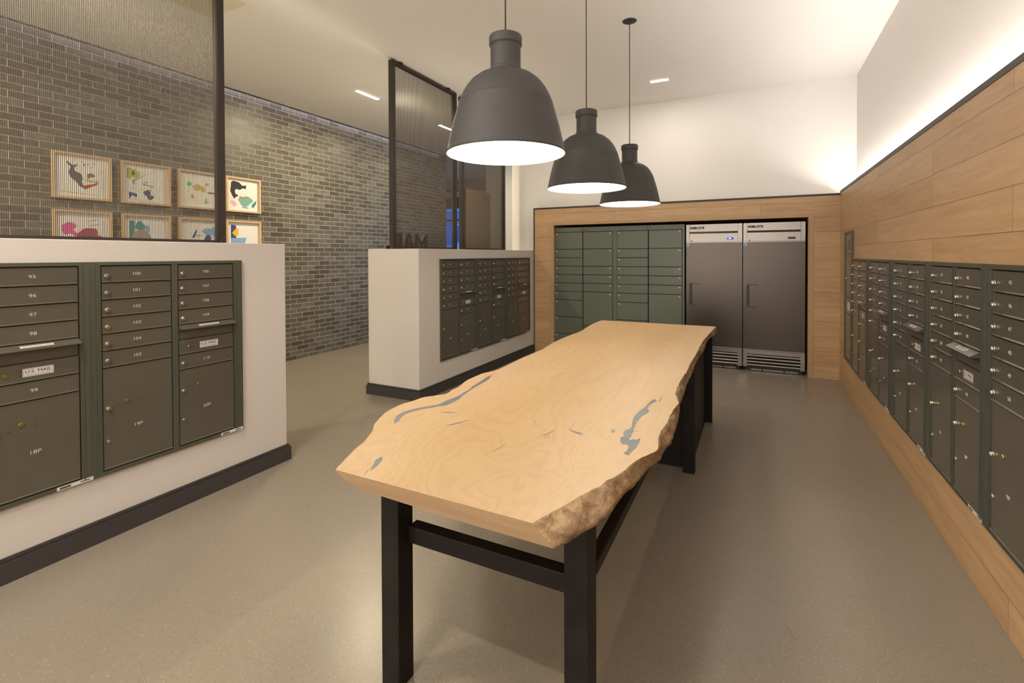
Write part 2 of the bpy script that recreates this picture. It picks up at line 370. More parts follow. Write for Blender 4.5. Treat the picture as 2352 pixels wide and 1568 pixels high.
# window wall at the far end of the corridor
struct('wall_window', MB().box(-9.0, -5.5, 12.0, 12.2, 3.42, CZ, 1).box(-9.0, -5.5, 11.96, 12.2, 3.38, 3.42, 0)
       .box(-9.0, -5.5, 11.98, 12.2, 3.22, 3.38, 2).box(-9.0, -5.5, 12.0, 12.2, 2.90, 3.22, 0).box(-9.0, -5.5, 12.0, 12.2, 0, 0.5, 1), [M['bronze'], M['grey'], M['trimwood']])
wn = struct('window_1', MB().box(-9.0, -5.5, 12.03, 12.11, 2.52, 2.58).box(-9.0, -5.5, 12.03, 12.11, 0.5, 0.58).box(-7.98, -7.92, 12.03, 12.11, 0.58, 2.9)
            .box(-7.36, -7.28, 12.03, 12.11, 0.58, 2.9).box(-9.0, -8.93, 12.03, 12.11, 0.58, 2.9), M['bronze'])
MB().box(-8.93, -5.5, 12.065, 12.075, 0.58, 2.9).build('pane', M['glass'], wn)
# wood panelling with dark cap
struct('trim_1', MB().box(XR, 0.955, -3.0, 7.19, 0, 2.262, 0).box(0.955, 1.09, -3.0, 7.19, 2.10, 2.18, 2).box(XR-0.003, 0.957, -3.0, YB, 2.262, 2.292, 1), [M['planky'], M['bronze'], M['white']])
NX0, NX1, NZ = -2.80, 0.578, 1.985
pb = MB().box(-3.12, NX0-0.064, YB, 7.19, 0, 2.24, 0).box(NX1+0.058, XR, YB, 7.19, 0, 2.24, 0).box(NX0-0.064, NX1+0.058, YB, 7.19, NZ+0.045, 2.24, 0)
pb.box(-3.12, XR, YB-0.004, 7.19, 2.24, 2.265, 1).box(-3.14, -3.12, YB-0.004, 7.19, 1.60, 2.265, 1)
struct('trim_2', pb, [M['plankx'], M['bronze']])
struct('trim_3', MB().box(NX0-0.064, NX0, YB-0.004, 7.98, 0, NZ+0.045, 0).box(NX1, NX1+0.058, YB-0.004, 7.98, 0, NZ+0.045, 0).box(NX0, NX1, YB-0.004, 7.98, NZ, NZ+0.045, 1), [M['trimwood'], wood_mat('oak trim across', (0.42, 0.26, 0.135), (0.49, 0.31, 0.165), 'X')], bevel=0.001)
# low white partition walls that carry the mailboxes
LT, MT = 1.617, 1.600
struct('wall_low_left', MB().box(-3.84, XL, -1.6, 2.503, 0, LT), M['low'], bevel=0.004)
struct('wall_low_middle', MB().box(-3.84, XL, 4.115, YB, 0, MT).box(-3.84, XL, YB, 7.19, 0, MT), M['low'], bevel=0.004)
def baseboard(name, x0, x1, y0, y1):
    mb = MB(); e = 0.022
    mb.box(x0-e, x1+e, y0-e, y1+e, 0, 0.098); mb.box(x0-e*0.55, x1+e*0.55, y0-e*0.55, y1+e*0.55, 0.101, 0.118)
    mb.box(x0-e*0.4, x1+e*0.4, y0-e*0.4, y1+e*0.4, 0.098, 0.101)
    return struct(name, mb, M['base'])
baseboard('baseboard_left', -3.84, XL, -1.6, 2.503); baseboard('baseboard_middle', -3.84, XL, 4.115, 7.015)
# corridor slatted wall
sw = MB().box(-5.60, -5.53, 8.87, 9.9, 0, 2.95, 1)
for i in range(13): sw.box(-5.53, -5.50, 8.87+i*0.08, 8.92+i*0.08, 0, 2.95, 0)
tag(sw.build('slatted_partition', [M['slat'], M['bronze']]), 'vertical wood slat partition at the far end of the corridor', 'partition')
# building outside
ob = MB().box(-13, -4, 17, 17.5, -1, 8, 0)
for x in (-12.4, -11.05, -9.7, -8.35): ob.box(x-0.1, x+0.75, 16.95, 17, 1.95, 2.82, 2).box(x, x+0.65, 16.93, 16.95, 2.05, 2.74, 1)
ob.box(-13, -4, 16.95, 17, 3.35, 3.55, 2).box(-13, -4, 16.95, 17, 2.9, 2.96, 2).box(-13, -4, 16.95, 17, 1.55, 1.95, 2)
tag(ob.build('neighbouring_building', [M['siding'], M['sidingdark'], M['wtrim']]), 'blue building with pale window trim seen through the far window', 'building')
# ------------------------------------------------------------------ ceiling fixtures
def slot_light(x, y, lx, ly, label, power, color=WARM):
    r = empty('linear_ceiling_light', (x, y, CZ), 0, label, 'ceiling light', 'slim linear ceiling lights')
    MB().box(-lx/2-0.008, lx/2+0.008, -ly/2-0.008, ly/2+0.008, -0.004, 0).build('housing', M['white'], r)
    MB().box(-lx/2, lx/2, -ly/2, ly/2, -0.009, -0.004).build('diffuser', M['diff'], r)
    area('light', (0, 0, -0.02), lx, ly, power, color, parent=r)
    return r
slot_light(-4.70, 5.05, 0.05, 0.40, 'slim lit ceiling strip over the corridor, nearest, left of the tall mesh screen', 60)
slot_light(-4.72, 6.95, 0.05, 0.40, 'slim lit ceiling strip seen through the tall mesh screen beside the largest lamp', 24)
slot_light(-1.085, 6.29, 0.21, 0.05, 'slim lit ceiling strip to the right of the lamp cords, near the back wall', 10, NEUT)
# extra unseen strips of the same kind, added to light room and corridor
slot_light(-4.70, 0.75, 0.05, 0.40, 'unseen added ceiling strip over the corridor above the framed pictures', 60)
slot_light(-4.70, -1.5, 0.05, 0.40, 'unseen added ceiling strip over the corridor behind the viewer', 45)
slot_light(-1.1, -0.8, 0.40, 0.05, 'unseen added ceiling strip behind the viewer over the table axis', 60, NEUT)
slot_light(-2.3, 0.2, 0.40, 0.05, 'unseen added ceiling strip above the viewer near the left low wall', 45, NEUT)
slot_light(-4.9, 8.6, 0.40, 0.05, 'unseen added ceiling strip at the far corridor end', 16, WARM)
slot_light(-7.7, 10.6, 0.40, 0.05, 'unseen added ceiling strip inside the entrance by the far window', 14, NEUT)
vp = MB().box(-4.47, -3.89, 2.18, 2.79, CZ-0.006, CZ, 0).box(-4.44, -3.92, 2.21, 2.76, CZ-0.010, CZ-0.006, 1)
tag(vp.build('ceiling_panel', [M['ceil'], M['vent']]), 'square cream ceiling access panel at the top left beside the mesh screen post', 'ceiling panel')
# ------------------------------------------------------------------ pendants
prof = [(0.2755, 0), (0.2775, 0.004), (0.2765, 0.012), (0.2735, 0.016), (0.269, 0.040), (0.261, 0.078), (0.250, 0.125), (0.236, 0.176), (0.2197, 0.232), (0.2201, 0.2345), (0.2196, 0.237), (0.2172, 0.240), (0.2125, 0.253),
        (0.204, 0.272), (0.187, 0.303), (0.163, 0.334), (0.130, 0.360), (0.098, 0.375), (0.078, 0.381), (0.074, 0.388), (0.0765, 0.392), (0.0715, 0.397), (0.0705, 0.41), (0.0705, 0.497),
        (0.072, 0.503), (0.0765, 0.506), (0.077, 0.512), (0.077, 0.541), (0.074, 0.548), (0.067, 0.551), (0.006, 0.551)]
inner = [(0.2755, 0), (0.266, 0.03), (0.255, 0.08), (0.230, 0.17), (0.212, 0.235), (0.180, 0.300), (0.125, 0.354), (0.07, 0.375), (0.066, 0.385), (0.066, 0.42), (0.0, 0.42)]
sh_me = MB().lathe(prof, 64, 0).lathe(inner, 64, 1, flip=True).mesh('shade', [M['shade'], M['inner']])
bulb_me = MB().lathe([(0.0, 0.10), (0.022, 0.104), (0.038, 0.12), (0.045, 0.145), (0.040, 0.175), (0.026, 0.20), (0.016, 0.225), (0.016, 0.26), (0, 0.26)], 24, 0).mesh('bulb', M['bulb'])
sock_me = MB().cyl((0, 0, 0.255), 0.022, 0.165).mesh('socket', M['plastic'])
can_me = MB().lathe([(0.0, -0.006), (0.055, -0.006), (0.064, -0.003), (0.066, 0.0), (0, 0)], 32).cyl((0, 0, -0.03), 0.007, 0.026).mesh('canopy', M['shade'])
RZ = 2.0
for (px, py, lab) in ((1162, 355, 'largest and nearest dark grey bell pendant lamp over the front of the wood table'), (1347, 433, 'middle dark grey bell pendant lamp of the row over the table'),
                      (1446, 469, 'smallest and farthest dark grey bell pendant lamp with its round canopy in view')):
    p = on(px, py, 2, RZ)
    r = empty('pendant_lamp', (p.x, p.y, RZ), 0, lab, 'pendant lamp', 'grey pendant lamps over the table')
    link('shade', sh_me, r); link('bulb', bulb_me, r); link('socket', sock_me, r)
    link('canopy', can_me, r, (0, 0, CZ-RZ)); cd = MB().cyl((0, 0, 0.548), 0.0036, CZ-RZ-0.57, n=10).build('cord', M['shade'], r)
    l = bpy.data.lights.new('bulb_light', 'POINT'); l.energy = 10; l.color = (1.0, 0.86, 0.68); l.shadow_soft_size = 0.05
    lo = bpy.data.objects.new('bulb_light', l); COL.objects.link(lo); lo.parent = r; lo.location = (0, 0, 0.07)
# ------------------------------------------------------------------ mesh screens on the low walls
def wires(y0, y1, z0, z1, pitch, rad, zig=0.0, per=0.012, yz=None):
    """coiled wire drape: vertical wires, zigzagging where zig is set"""
    V = []; Fc = []; n = int((y1-y0)/pitch); base = 0
    for i in range(n):
        y = y0+(i+0.5)*pitch
        z = zig and (yz is None or yz[0] < y < yz[1])
        zs = np.arange(z0, z1+1e-6, per/2) if z else np.array([z0, z1])
        k = len(zs); ph = (i % 2)*PI
        dy = (np.where(np.arange(k) % 2 == 0, 1, -1)*zig) if z else np.zeros(k)
        dx = (np.where((np.arange(k)//2) % 2 == 0, 1, -1)*zig*0.6) if z else np.zeros(k)
        P = np.zeros((k, 4, 3))
        for j, (ax, ay) in enumerate(((1, 0), (0, 1), (-1, 0), (0, -1))):
            P[:, j, 0] = dx+ax*rad; P[:, j, 1] = y+dy+ay*rad; P[:, j, 2] = zs
        V.append(P.reshape(-1, 3))
        a = (np.arange(k-1)[:, None]*4 + np.arange(4)[None, :]); b = (np.arange(k-1)[:, None]*4 + (np.arange(4)[None, :]+1) % 4)
        q = np.stack([a, b, b+4, a+4], -1).reshape(-1, 4)+base; Fc.append(q); base += k*4
    V = np.concatenate(V); Q = np.concatenate(Fc).astype(np.int32)
    me = bpy.data.meshes.new('mesh_drape'); me.vertices.add(len(V)); me.vertices.foreach_set('co', V.ravel())
    me.loops.add(Q.size); me.loops.foreach_set('vertex_index', Q.ravel()); me.polygons.add(len(Q))
    me.polygons.foreach_set('loop_start', np.arange(0, Q.size, 4, dtype=np.int32)); me.update(calc_edges=True)
    me.materials.append(M['wire']); return me
def screen(x, y0, y1, z0, z1, label, zig, yz=None, pitch=0.009, rad=0.0022):
    r = empty('mesh_screen', (x, y0, z0), 0, label, 'mesh screen', 'hanging metal mesh screens'); L = y1-y0; H = z1-z0
    p = link('mesh_drape', wires(0.05, L-0.05, 0.03, H-0.03, pitch, rad, zig, yz=yz), r)
    for yy in (0, L-0.05): MB().box(-0.028, 0.028, yy, yy+0.05, 0, H).build('post', M['bronze'], r)
    MB().box(-0.02, 0.02, 0.05, L-0.05, H-0.035, H).build('top_rail', M['bronze'], r)
    MB().box(-0.02, 0.02, 0.05, L-0.05, 0, 0.03).build('bottom_rail', M['bronze'], r)
    for yy in (0.16, L-0.18): MB().cyl((0, yy, H), 0.035, CZ-z1, n=20).build('ceiling_mount', M['bronze'], r)
    return r
screen(-3.60, -0.6, 2.325, LT, 3.66, 'large metal mesh screen on the left low wall in front of the framed pictures', 0.0009, (1.45, 2.9))
screen(-3.60, 4.222, 5.512, MT, 3.682, 'tall mesh screen on the middle low wall with mirrored letters behind it', 0)
screen(-3.60, 5.63, 6.911, MT, 3.682, 'mesh screen behind the largest lamp, nearest the back wall', 0)
# MAIL letters facing the corridor (seen from behind)
def letter(ch, y0, y1, lab):
    h = 0.19; w = y1-y0; s = 0.042; d = (0.03, 0, 0); mb = MB(); X = 0
    def q(pts): mb.prism([(X, -a, b) for a, b in pts], d)        # a runs to the reader's right (toward -Y)
    if ch == 'I': q([(0, 0), (w, 0), (w, h), (0, h)])
    if ch == 'L': q([(0, 0), (w, 0), (w, s), (s, s), (s, h), (0, h)])
    if ch == 'A':
        q([(0, 0), (s, 0), (w/2, h*0.80), (w-s, 0), (w, 0), (w/2+s*0.45, h), (w/2-s*0.45, h)]); q([(w*0.27, 0.045), (w*0.73, 0.045), (w*0.66, 0.078), (w*0.34, 0.078)])
    if ch == 'M': q([(0, 0), (s, 0), (s, h*0.66), (w/2, h*0.20), (w-s, h*0.66), (w-s, 0), (w, 0), (w, h), (w-s*0.85, h), (w/2, h*0.48), (s*0.85, h), (0, h)])
    o = mb.build('sign_letter', M['bronze'], loc=(-3.70, y1, MT)); tag(o, lab, 'sign letter', 'letters of the MAIL sign'); return o
letter('M', 4.75, 4.974, 'dark metal letter M behind the mesh screen, rightmost as seen from here')
letter('A', 4.537, 4.715, 'dark metal letter A behind the mesh screen, between I and M')
letter('I', 4.440, 4.50, 'dark metal letter I just right of the mesh screen post')
letter('L', 4.237, 4.395, 'dark metal letter L hidden mostly by the mesh screen post, only its foot shows')
# ------------------------------------------------------------------ mailboxes
knob_me = MB().cyl((0, 0, 0), 0.0125, -0.004, 'y', 20, r2=0.0125).cyl((0, -0.004, 0), 0.0105, -0.009, 'y', 20, r2=0.0092).cyl((0, -0.013, 0), 0.0045, -0.001, 'y', 12, 0).box(-0.001, 0.001, -0.0146, -0.013, -0.004, 0.004, 1).mesh('lock_knob', [M['knob'], M['ink']])
plug_me = MB().cyl((0, 0, 0), 0.0105, -0.005, 'y', 20, r2=0.009).mesh('round_pull', M['knob'])
brass_me = MB().cyl((0, 0, 0), 0.0105, -0.005, 'y', 20, r2=0.0095).box(-0.006, 0.006, -0.0058, -0.005, -0.001, 0.001, 1)
brass_me = brass_me.mesh('key_lock', [M['brass'], M['ink']])
ROW = 0.0919; G = 0.0028
def door_mesh(w, h, rivets=None):
    mb = MB(); mb.box(G, w-G, -0.010, 0, G, h-G)
    mb.prism([(G, -0.010, G), (G, -0.0155, G), (G, -0.0155, G+0.0025), (G, -0.010, G+0.007)], (w-2*G, 0, 0))   # drip lip along the bottom
    mb.box(w-G-0.0035, w-G, -0.0125, -0.010, G+0.007, h-G)
    if rivets:
        for (u, z) in rivets: mb.cyl((u, -0.010, z), 0.0042, -0.0035, 'y', 10, r2=0.003)
    return mb.mesh('door', M['green'])
_dm = {}
def dm(w, h, key=None, riv=None):
    k = (round(w, 4), round(h, 4), key)
    if k not in _dm: _dm[k] = door_mesh(w, h, riv)
    return _dm[k]
def flap_mesh(w):
    mb = MB(); t = 0.0025; pr = [(0, 0.006), (-0.012, 0.004), (-0.050, -0.018), (-0.050, -0.022), (-0.012, 0.0), (0, 0.002)]
    mb.prism([(0.002, y, z) for y, z in pr], (w-0.004, 0, 0), 0)
    mb.prism([(0.002, 0, 0.0), (0.002, -0.010, 0.0), (0.002, -0.044, -0.020), (0.002, 0, -0.022)], (0.0025, 0, 0), 0)
    mb.prism([(w-0.0045, 0, 0.0), (w-0.0045, -0.010, 0.0), (w-0.0045, -0.044, -0.020), (w-0.0045, 0, -0.022)], (0.0025, 0, 0), 0)
    return mb
def mailbox_unit(loc, rz, width, cols, zb, zt, ztop, nums, label, group, plate=True, skip=0):
    """cols: [(u0,u1),(u0,u1)]; local x runs to the viewer's right, -y faces the viewer"""
    r = empty('mailbox_unit', loc, rz, label, 'mailbox', group)
    zd = ztop-12*ROW
    fr = MB().box(0, width, -0.004, 0, zb, zt, 1)
    fr.box(0, width, -0.020, -0.004, ztop+0.004, zt, 0).box(0, width, -0.020, -0.004, zb, zd-0.004, 0)
    edges = [0, cols[0][0]-0.003, cols[0][1]+0.003, cols[1][0]-0.003, cols[1][1]+0.003, width]
    for a, b, dd in ((edges[0], edges[1], 0.020), (edges[2], edges[3], 0.016), (edges[4], edges[5], 0.020)):
        fr.box(a, b, -dd, -0.004, zd-0.004, ztop+0.004, 0)
        if b-a > 0.035: fr.box(a+0.010, a+0.014, -dd-0.003, -dd, zb+0.01, zt-0.01, 0).box(b-0.012, b-0.008, -dd-0.003, -dd, zd, ztop, 0)
    fr.build('frame', [M['greenf'], M['gap']], r)
    n0, p0 = nums; no = n0
    def put(name, me, u, z): return link(name, me, r, (u, -0.004, z))
    def numeral(parent, txt, u, z, size=0.024):
        me = text_mesh(txt, size, 0.0004, sx=1.22, off=-0.00025)
        if not me.materials: me.materials.append(M['num'])
        link('number', me, parent, (u, -0.0104, z))
    for ci, (u0, u1) in enumerate(cols):
        w = u1-u0
        if ci == 0: seq = ['d']*6+['p6']
        else: seq = ['d']*4+['slot', 'mail', 'd', 'p5']
        k = 0
        for it in seq:
            if it == 'd':
                z = ztop-(k+1)*ROW; d = put('mailbox_door', dm(w, ROW), u0, z)
                link('lock_knob', knob_me, d, (0.026, -0.010, 0.038)); numeral(d, str(no), w*0.48, 0.046); no += 1; k += 1
            elif it[0] == 'p':
                h = int(it[1])*ROW; z = ztop-k*ROW-h
                zo = (z-zd)
                riv = [(0.07, 0.355), (0.07, 0.333), (0.165, 0.362), (0.165, 0.340)]
                d = put('parcel_door', dm(w, h, it, riv), u0, z)
                link('lock_knob', knob_me, d, (0.026, -0.010, 0.330)); link('round_pull', plug_me, d, (0.026, -0.010, 0.152))
                link('key_lock', brass_me, d, (0.115, -0.010, 0.352)); numeral(d, '%dP' % p0, w*0.48, 0.205, 0.026); p0 += 1
            elif it == 'slot':
                z = ztop-(k+1)*ROW; d = put('outgoing_mail_flap', flap_mesh(w).mesh('outgoing_mail_flap', M['green']), u0, z+ROW-0.006)
                sl = MB(); tm = text_mesh('OUTGOING MAIL', 0.013, 0.0002, sx=1.1)
                a = math.atan2(0.022, 0.038)
                lab = MB().box(-0.062, 0.062, -0.0005, 0, -0.008, 0.008, 0).add(tm, (0, -0.0007, 0), 1).build('sticker', [M['label'], M['ink']], d, (w*0.5, -0.031, -0.0060))
                lab.rotation_euler = (-(PI/2-a), 0, 0)
                bp = MB().box(u0+0.002, u1-0.002, -0.007, -0.004, z+0.003, z+ROW-0.004).build('slot_back', M['green'], r); k += 1
            elif it == 'mail':
                z = ztop-(k+1)*ROW
                d = put('mail_panel', dm(w, ROW, 'm', [(0.028, 0.055), (0.028, 0.034), (0.115, 0.055), (0.115, 0.034), (w-0.06, 0.05)]), u0, z)
                link('key_lock', brass_me, d, (0.064, -0.010, 0.044))
                tm = text_mesh('U.S. MAIL', 0.022, 0.0002, sx=1.1)
                lb = MB().box(-0.058, 0.058, -0.0008, 0, -0.020, 0.020, 0).add(tm, (0, -0.0010, 0.003), 1)
                for a, b, c2, d2 in ((-0.055, 0.055, 0.0165, 0.0175), (-0.055, 0.055, -0.0175, -0.0165), (-0.055, -0.054, -0.0175, 0.0175), (0.054, 0.055, -0.0175, 0.0175)): lb.box(a, b, -0.0012, -0.0008, c2, d2, 1)
                lb.add(text_mesh('APPROVED BY THE POSTMASTER GENERAL', 0.0045, 0.0001), (0, -0.0010, -0.0125), 1)
                lb.build('label_plate', [M['label'], M['ink']], d, (w*0.53, -0.010, 0.045)); k += 1
    if plate:
        MB().box(width-0.155, width-0.005, -0.0212, -0.020, zb+0.002, zb+0.020, 0).box(width-0.06, width-0.02, -0.0216, -0.0212, zb+0.009, zb+0.014, 1).box(width-0.145, width-0.10, -0.0216, -0.0212, zb+0.006, zb+0.016, 1).build('maker_plate', [M['label'], M['greenf']], r)
    return r
RL = PI/2; RR = -PI/2
GL, GM, GR = 'mailbox units in the left low wall', 'mailbox units in the middle low wall', 'mailbox units in the right wood wall'
mailbox_unit((XL, 0.475, 0), RL, 0.83, [(0.05, 0.395), (0.433, 0.775)], 0.350, 1.500, 1.478, (89, 17), 'grey green mailbox unit at the left photo edge with doors 95 to 99', GL)
mailbox_unit((XL, 1.305, 0), RL, 0.84, [(0.043, 0.393), (0.432, 0.779)], 0.350, 1.500, 1.478, (100, 19), 'grey green mailbox unit with doors numbered 100 to 110', GL)
mailbox_unit((XL, 4.492, 0), RL, 0.796, [(0.030, 0.362), (0.397, 0.736)], 0.345, 1.489, 1.470, (56, 11), 'grey green mailbox unit in the middle low wall, nearest its white corner', GM)
mailbox_unit((XL, 5.288, 0), RL, 0.771, [(0.037, 0.372), (0.406, 0.735)], 0.345, 1.489, 1.470, (67, 13), 'grey green mailbox unit in the middle low wall, second of its three', GM)
mailbox_unit((XL, 6.059, 0), RL, 0.822, [(0.071, 0.389), (0.428, 0.780)], 0.345, 1.489, 1.470, (78, 15), 'grey green mailbox unit in the middle low wall, nearest the back wall', GM)
mailbox_unit((XR, 6.124, 0), RR, 0.822, [(0.040, 0.372), (0.415, 0.770)], 0.345, 1.484, 1.460, (1, 1), 'mailbox unit in the right wood wall beside the tall narrow cabinet', GR)
mailbox_unit((XR, 5.302, 0), RR, 0.835, [(0.100, 0.438), (0.465, 0.790)], 0.345, 1.484, 1.460, (12, 3), 'mailbox unit in the right wood wall, second from the tall narrow cabinet', GR)
mailbox_unit((XR, 4.467, 0), RR, 0.855, [(0.100, 0.434), (0.487, 0.812)], 0.345, 1.484, 1.460, (23, 5), 'mailbox unit in the right wood wall left of doors 34 to 44', GR)
mailbox_unit((XR, 3.612, 0), RR, 0.800, [(0.076, 0.399), (0.441, 0.757)], 0.345, 1.484, 1.460, (34, 7), 'mailbox unit in the right wood wall with doors 34 to 44 and a bright flap', GR)
mailbox_unit((XR, 2.812, 0), RR, 0.84, [(0.062, 0.400), (0.440, 0.785)], 0.345, 1.484, 1.460, (45, 9), 'mailbox unit at the right photo edge with doors starting at 45', GR)
# tall narrow cabinet at the far end of the right wall
r = empty('narrow_mail_cabinet', (XR, 6.585, 0), RR, 'tall narrow grey green cabinet at the far end of the right wood wall', 'cabinet')
MB().box(0, 0.46, -0.004, 0, 0.36, 1.774, 1).box(0, 0.05, -0.02, -0.004, 0.36, 1.774, 0).box(0.42, 0.46, -0.02, -0.004, 0.36, 1.774, 0).box(0.05, 0.42, -0.02, -0.004, 1.745, 1.774, 0).box(0.05, 0.42, -0.02, -0.004, 0.36, 0.385, 0).build('frame', [M['greenf'], M['gap']], r)
for (z0, z1, nm) in ((1.53, 1.742, 'upper_panel'), (1.06, 1.524, 'door'), (0.88, 1.054, 'middle_panel'), (0.388, 0.874, 'lower_door')):
    d = MB().box(0.06, 0.41, -0.014, -0.004, z0, z1).build(nm, M['green'], r)
    if nm == 'door': link('lock_knob', knob_me, d, (0.16, -0.014, 1.26))
    if nm == 'upper_panel': MB().box(0.2, 0.34, -0.016, -0.014, 1.58, 1.68).build('label_plate', M['greenf'], d)
    if nm == 'middle_panel': MB().box(0.2, 0.34, -0.016, -0.014, 0.92, 1.01).build('label_plate', M['label'], d)
# ------------------------------------------------------------------ parcel lockers
def locker(x0, x1, colA, colB, div, label):
    r = empty('parcel_locker', (x0, 7.1, 0), 0, label, 'parcel locker', 'green parcel lockers in the niche'); w = x1-x0
    MB().box(0, w, 0.012, 0.6, 0.03, 1.948, 0).box(0, w, 0, 0.012, 1.880, 1.948, 0).box(0, w, 0, 0.012, 0.03, 0.058, 0).box(0, colA[0]-0.003, 0, 0.012, 0.058, 1.88, 0).box(colB[1]+0.003, w, 0, 0.012, 0.058, 1.88, 0)\
        .box(colA[0]-0.003, colB[1]+0.003, 0.010, 0.0119, 0.058, 1.88, 1).build('body', [M['locker'], M['gap']], r)
    lc = (colA[1]+colB[0])/2
    MB().cyl((lc, 0, 1.915), 0.020, -0.012, 'y', 24, 1).cyl((lc, -0.012, 1.915), 0.007, -0.002, 'y', 16, 2).box(lc-0.055, lc+0.055, -0.003, 0, 1.893, 1.937, 0).build('lock_badge', [M['locker'], M['plastic'], M['label']], r)
    for (u0, u1), zs, n0, right in ((colA, div[0], div[2], False), (colB, div[1], div[3], True)):
        for i in range(len(zs)-1):
            z1, z0 = zs[i], zs[i+1]
            d = MB().box(u0+0.003, u1-0.003, -0.006, 0.009, z0+0.004, z1-0.004).build('locker_door', M['locker'], r, bevel=0.0012)
            px = (u1-0.035) if right else (u0+0.03)
            MB().box(px-0.013, px+0.013, -0.0072, -0.006, z1-0.036, z1-0.020, 0).add(text_mesh(str(n0+i), 0.017, 0.0002, sx=1.1), (px, -0.0076, z1-0.028), 1).build('number_plate', [M['label'], M['ink']], d)
zA = [1.876, 1.615, 1.485, 1.355, 1.226, 1.096, 0.966, 0.836, 0.577, 0.317, 0.058]
zB = [1.876, 1.617, 1.356, 1.228, 1.099, 0.970, 0.463, 0.06]
locker(-2.814, -1.857, (0.014, 0.462), (0.470, 0.923), (zA, zB, 35, 44), 'left green parcel locker cabinet with numbered doors')
locker(-1.855, -0.884, (0.030, 0.476), (0.486, 0.940), (zA, zB, 52, 61), 'green parcel locker cabinet next to the refrigerators')
MB_gap = None
# ------------------------------------------------------------------ refrigerators
def fridge(x0, x1, label, disp):
    r = empty('refrigerator', (x0, 7.1, 0), 0, label, 'refrigerator', 'stainless reach-in refrigerators'); w = x1-x0
    MB().box(0.002, w-0.002, 0.035, 0.80, 0.06, 1.925).build('cabinet', M['steel'], r)
    # door with recessed handle pocket
    hx0, hx1, hz0, hz1 = 0.045, 0.175, 0.835, 1.135; z0, z1 = 0.288, 1.688
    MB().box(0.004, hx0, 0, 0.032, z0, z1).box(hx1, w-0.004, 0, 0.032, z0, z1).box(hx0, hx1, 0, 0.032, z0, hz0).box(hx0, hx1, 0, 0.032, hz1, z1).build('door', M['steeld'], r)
    h = MB().box(hx0, hx1, 0.028, 0.034, hz0, hz1, 1).box(hx0, hx0+0.030, 0.003, 0.028, hz0, hz1, 0).box(hx0+0.03, hx1, 0.002, 0.026, hz1-0.008, hz1, 0).box(hx0+0.03, hx1, 0.002, 0.026, hz0, hz0+0.008, 0).box(hx0+0.030, hx1, 0.024, 0.028, hz0+0.008, hz1-0.008, 2)
    h.build('handle', [M['plastic'], M['plastic'], M['steeld']], r)
    t = MB().box(0.004, 0.045, 0, 0.032, 1.702, 1.937).box(w-0.052, w-0.004, 0, 0.032, 1.702, 1.937).box(0.049, w-0.056, 0, 0.032, 1.838, 1.937).box(0.049, w-0.056, 0.0, 0.032, 1.702, 1.792).prism([(0.049, 0.0, 1.838), (0.049, 0.024, 1.812), (0.049, 0.032, 1.812), (0.049, 0.032, 1.838)], (w-0.105, 0, 0)).box(0.049, w-0.056, 0.022, 0.032, 1.792, 1.812)
    tp = t.build('top_panel', M['steel'], r)
    tm = text_mesh('True', 0.036, 0.0004, shear=0.35, sx=1.25, off=0.0006)
    MB().box(0.055, 0.105, -0.003, 0, 1.876, 1.902, 0).box(0.105, 0.235, -0.003, 0, 1.874, 1.904, 1).add(tm, (0.172, -0.0036, 1.888), 2).build('brand_badge', [M['teal'], M['plastic'], M['logo']], tp)
    if disp:
        MB().box(w-0.185, w-0.105, -0.003, 0, 1.725, 1.755, 0).add(text_mesh('39', 0.021, 0.0003, sx=1.3, off=0.0004), (w-0.152, -0.0034, 1.740), 1).build('display', [M['lcd'], M['lcdn']], tp)
    else:
        MB().box(w-0.195, w-0.110, -0.003, 0, 1.722, 1.748, 0).build('display', M['plastic'], tp)
    MB().cyl((0.075, 0, 1.712), 0.009, -0.004, 'y', 16).build('door_lock', M['plastic'], tp)
    MB().box(0.006, 0.046, -0.001, 0, 1.642, 1.684, 1).box(0.010, 0.042, -0.0014, -0.001, 1.646, 1.680, 0).add(text_mesh('energy', 0.011, 0.0001, shear=0.3), (0.026, -0.0016, 1.664), 1).build('sticker', [M['sticker'], M['wtrim']], r)
    g = MB().box(0.004, 0.048, 0, 0.032, 0.055, 0.272).box(w-0.052, w-0.004, 0, 0.032, 0.055, 0.272).box(0.048, w-0.052, 0, 0.032, 0.226, 0.272)
    for i in range(4):
        zc = 0.202-i*0.041
        g.prism([(0.048, 0.028, zc+0.018), (0.048, 0.006, zc+0.012), (0.048, 0.0, zc+0.002), (0.048, 0.002, zc-0.008), (0.048, 0.016, zc-0.012), (0.048, 0.02, zc+0.004)], (w-0.10, 0, 0))
    g.build('grille', M['steel'], r)
    MB().box(0.02, w-0.02, 0.034, 0.036, 0.0, 0.27).build('grille_back', M['gap'], r)
    MB().box(0.10, w-0.08, 0.018, 0.03, 0.012, 0.03, 0).box(0.22, 0.24, 0.012, 0.018, 0.008, 0.034, 1).box(w-0.24, w-0.22, 0.012, 0.018, 0.008, 0.034, 1).box(0.04, w-0.04, 0.03, 0.034, 0, 0.06, 1).build('kick_rail', [M['steel'], M['plastic']], r)
fridge(-0.866, -0.160, 'left stainless steel refrigerator with a lit blue display', True)
fridge(-0.153, 0.556, 'right stainless steel refrigerator beside the wood door-height trim', False)
struct('wall_niche', MB().box(NX0, NX1, 7.92, 7.98, 0, NZ), M['gap'])
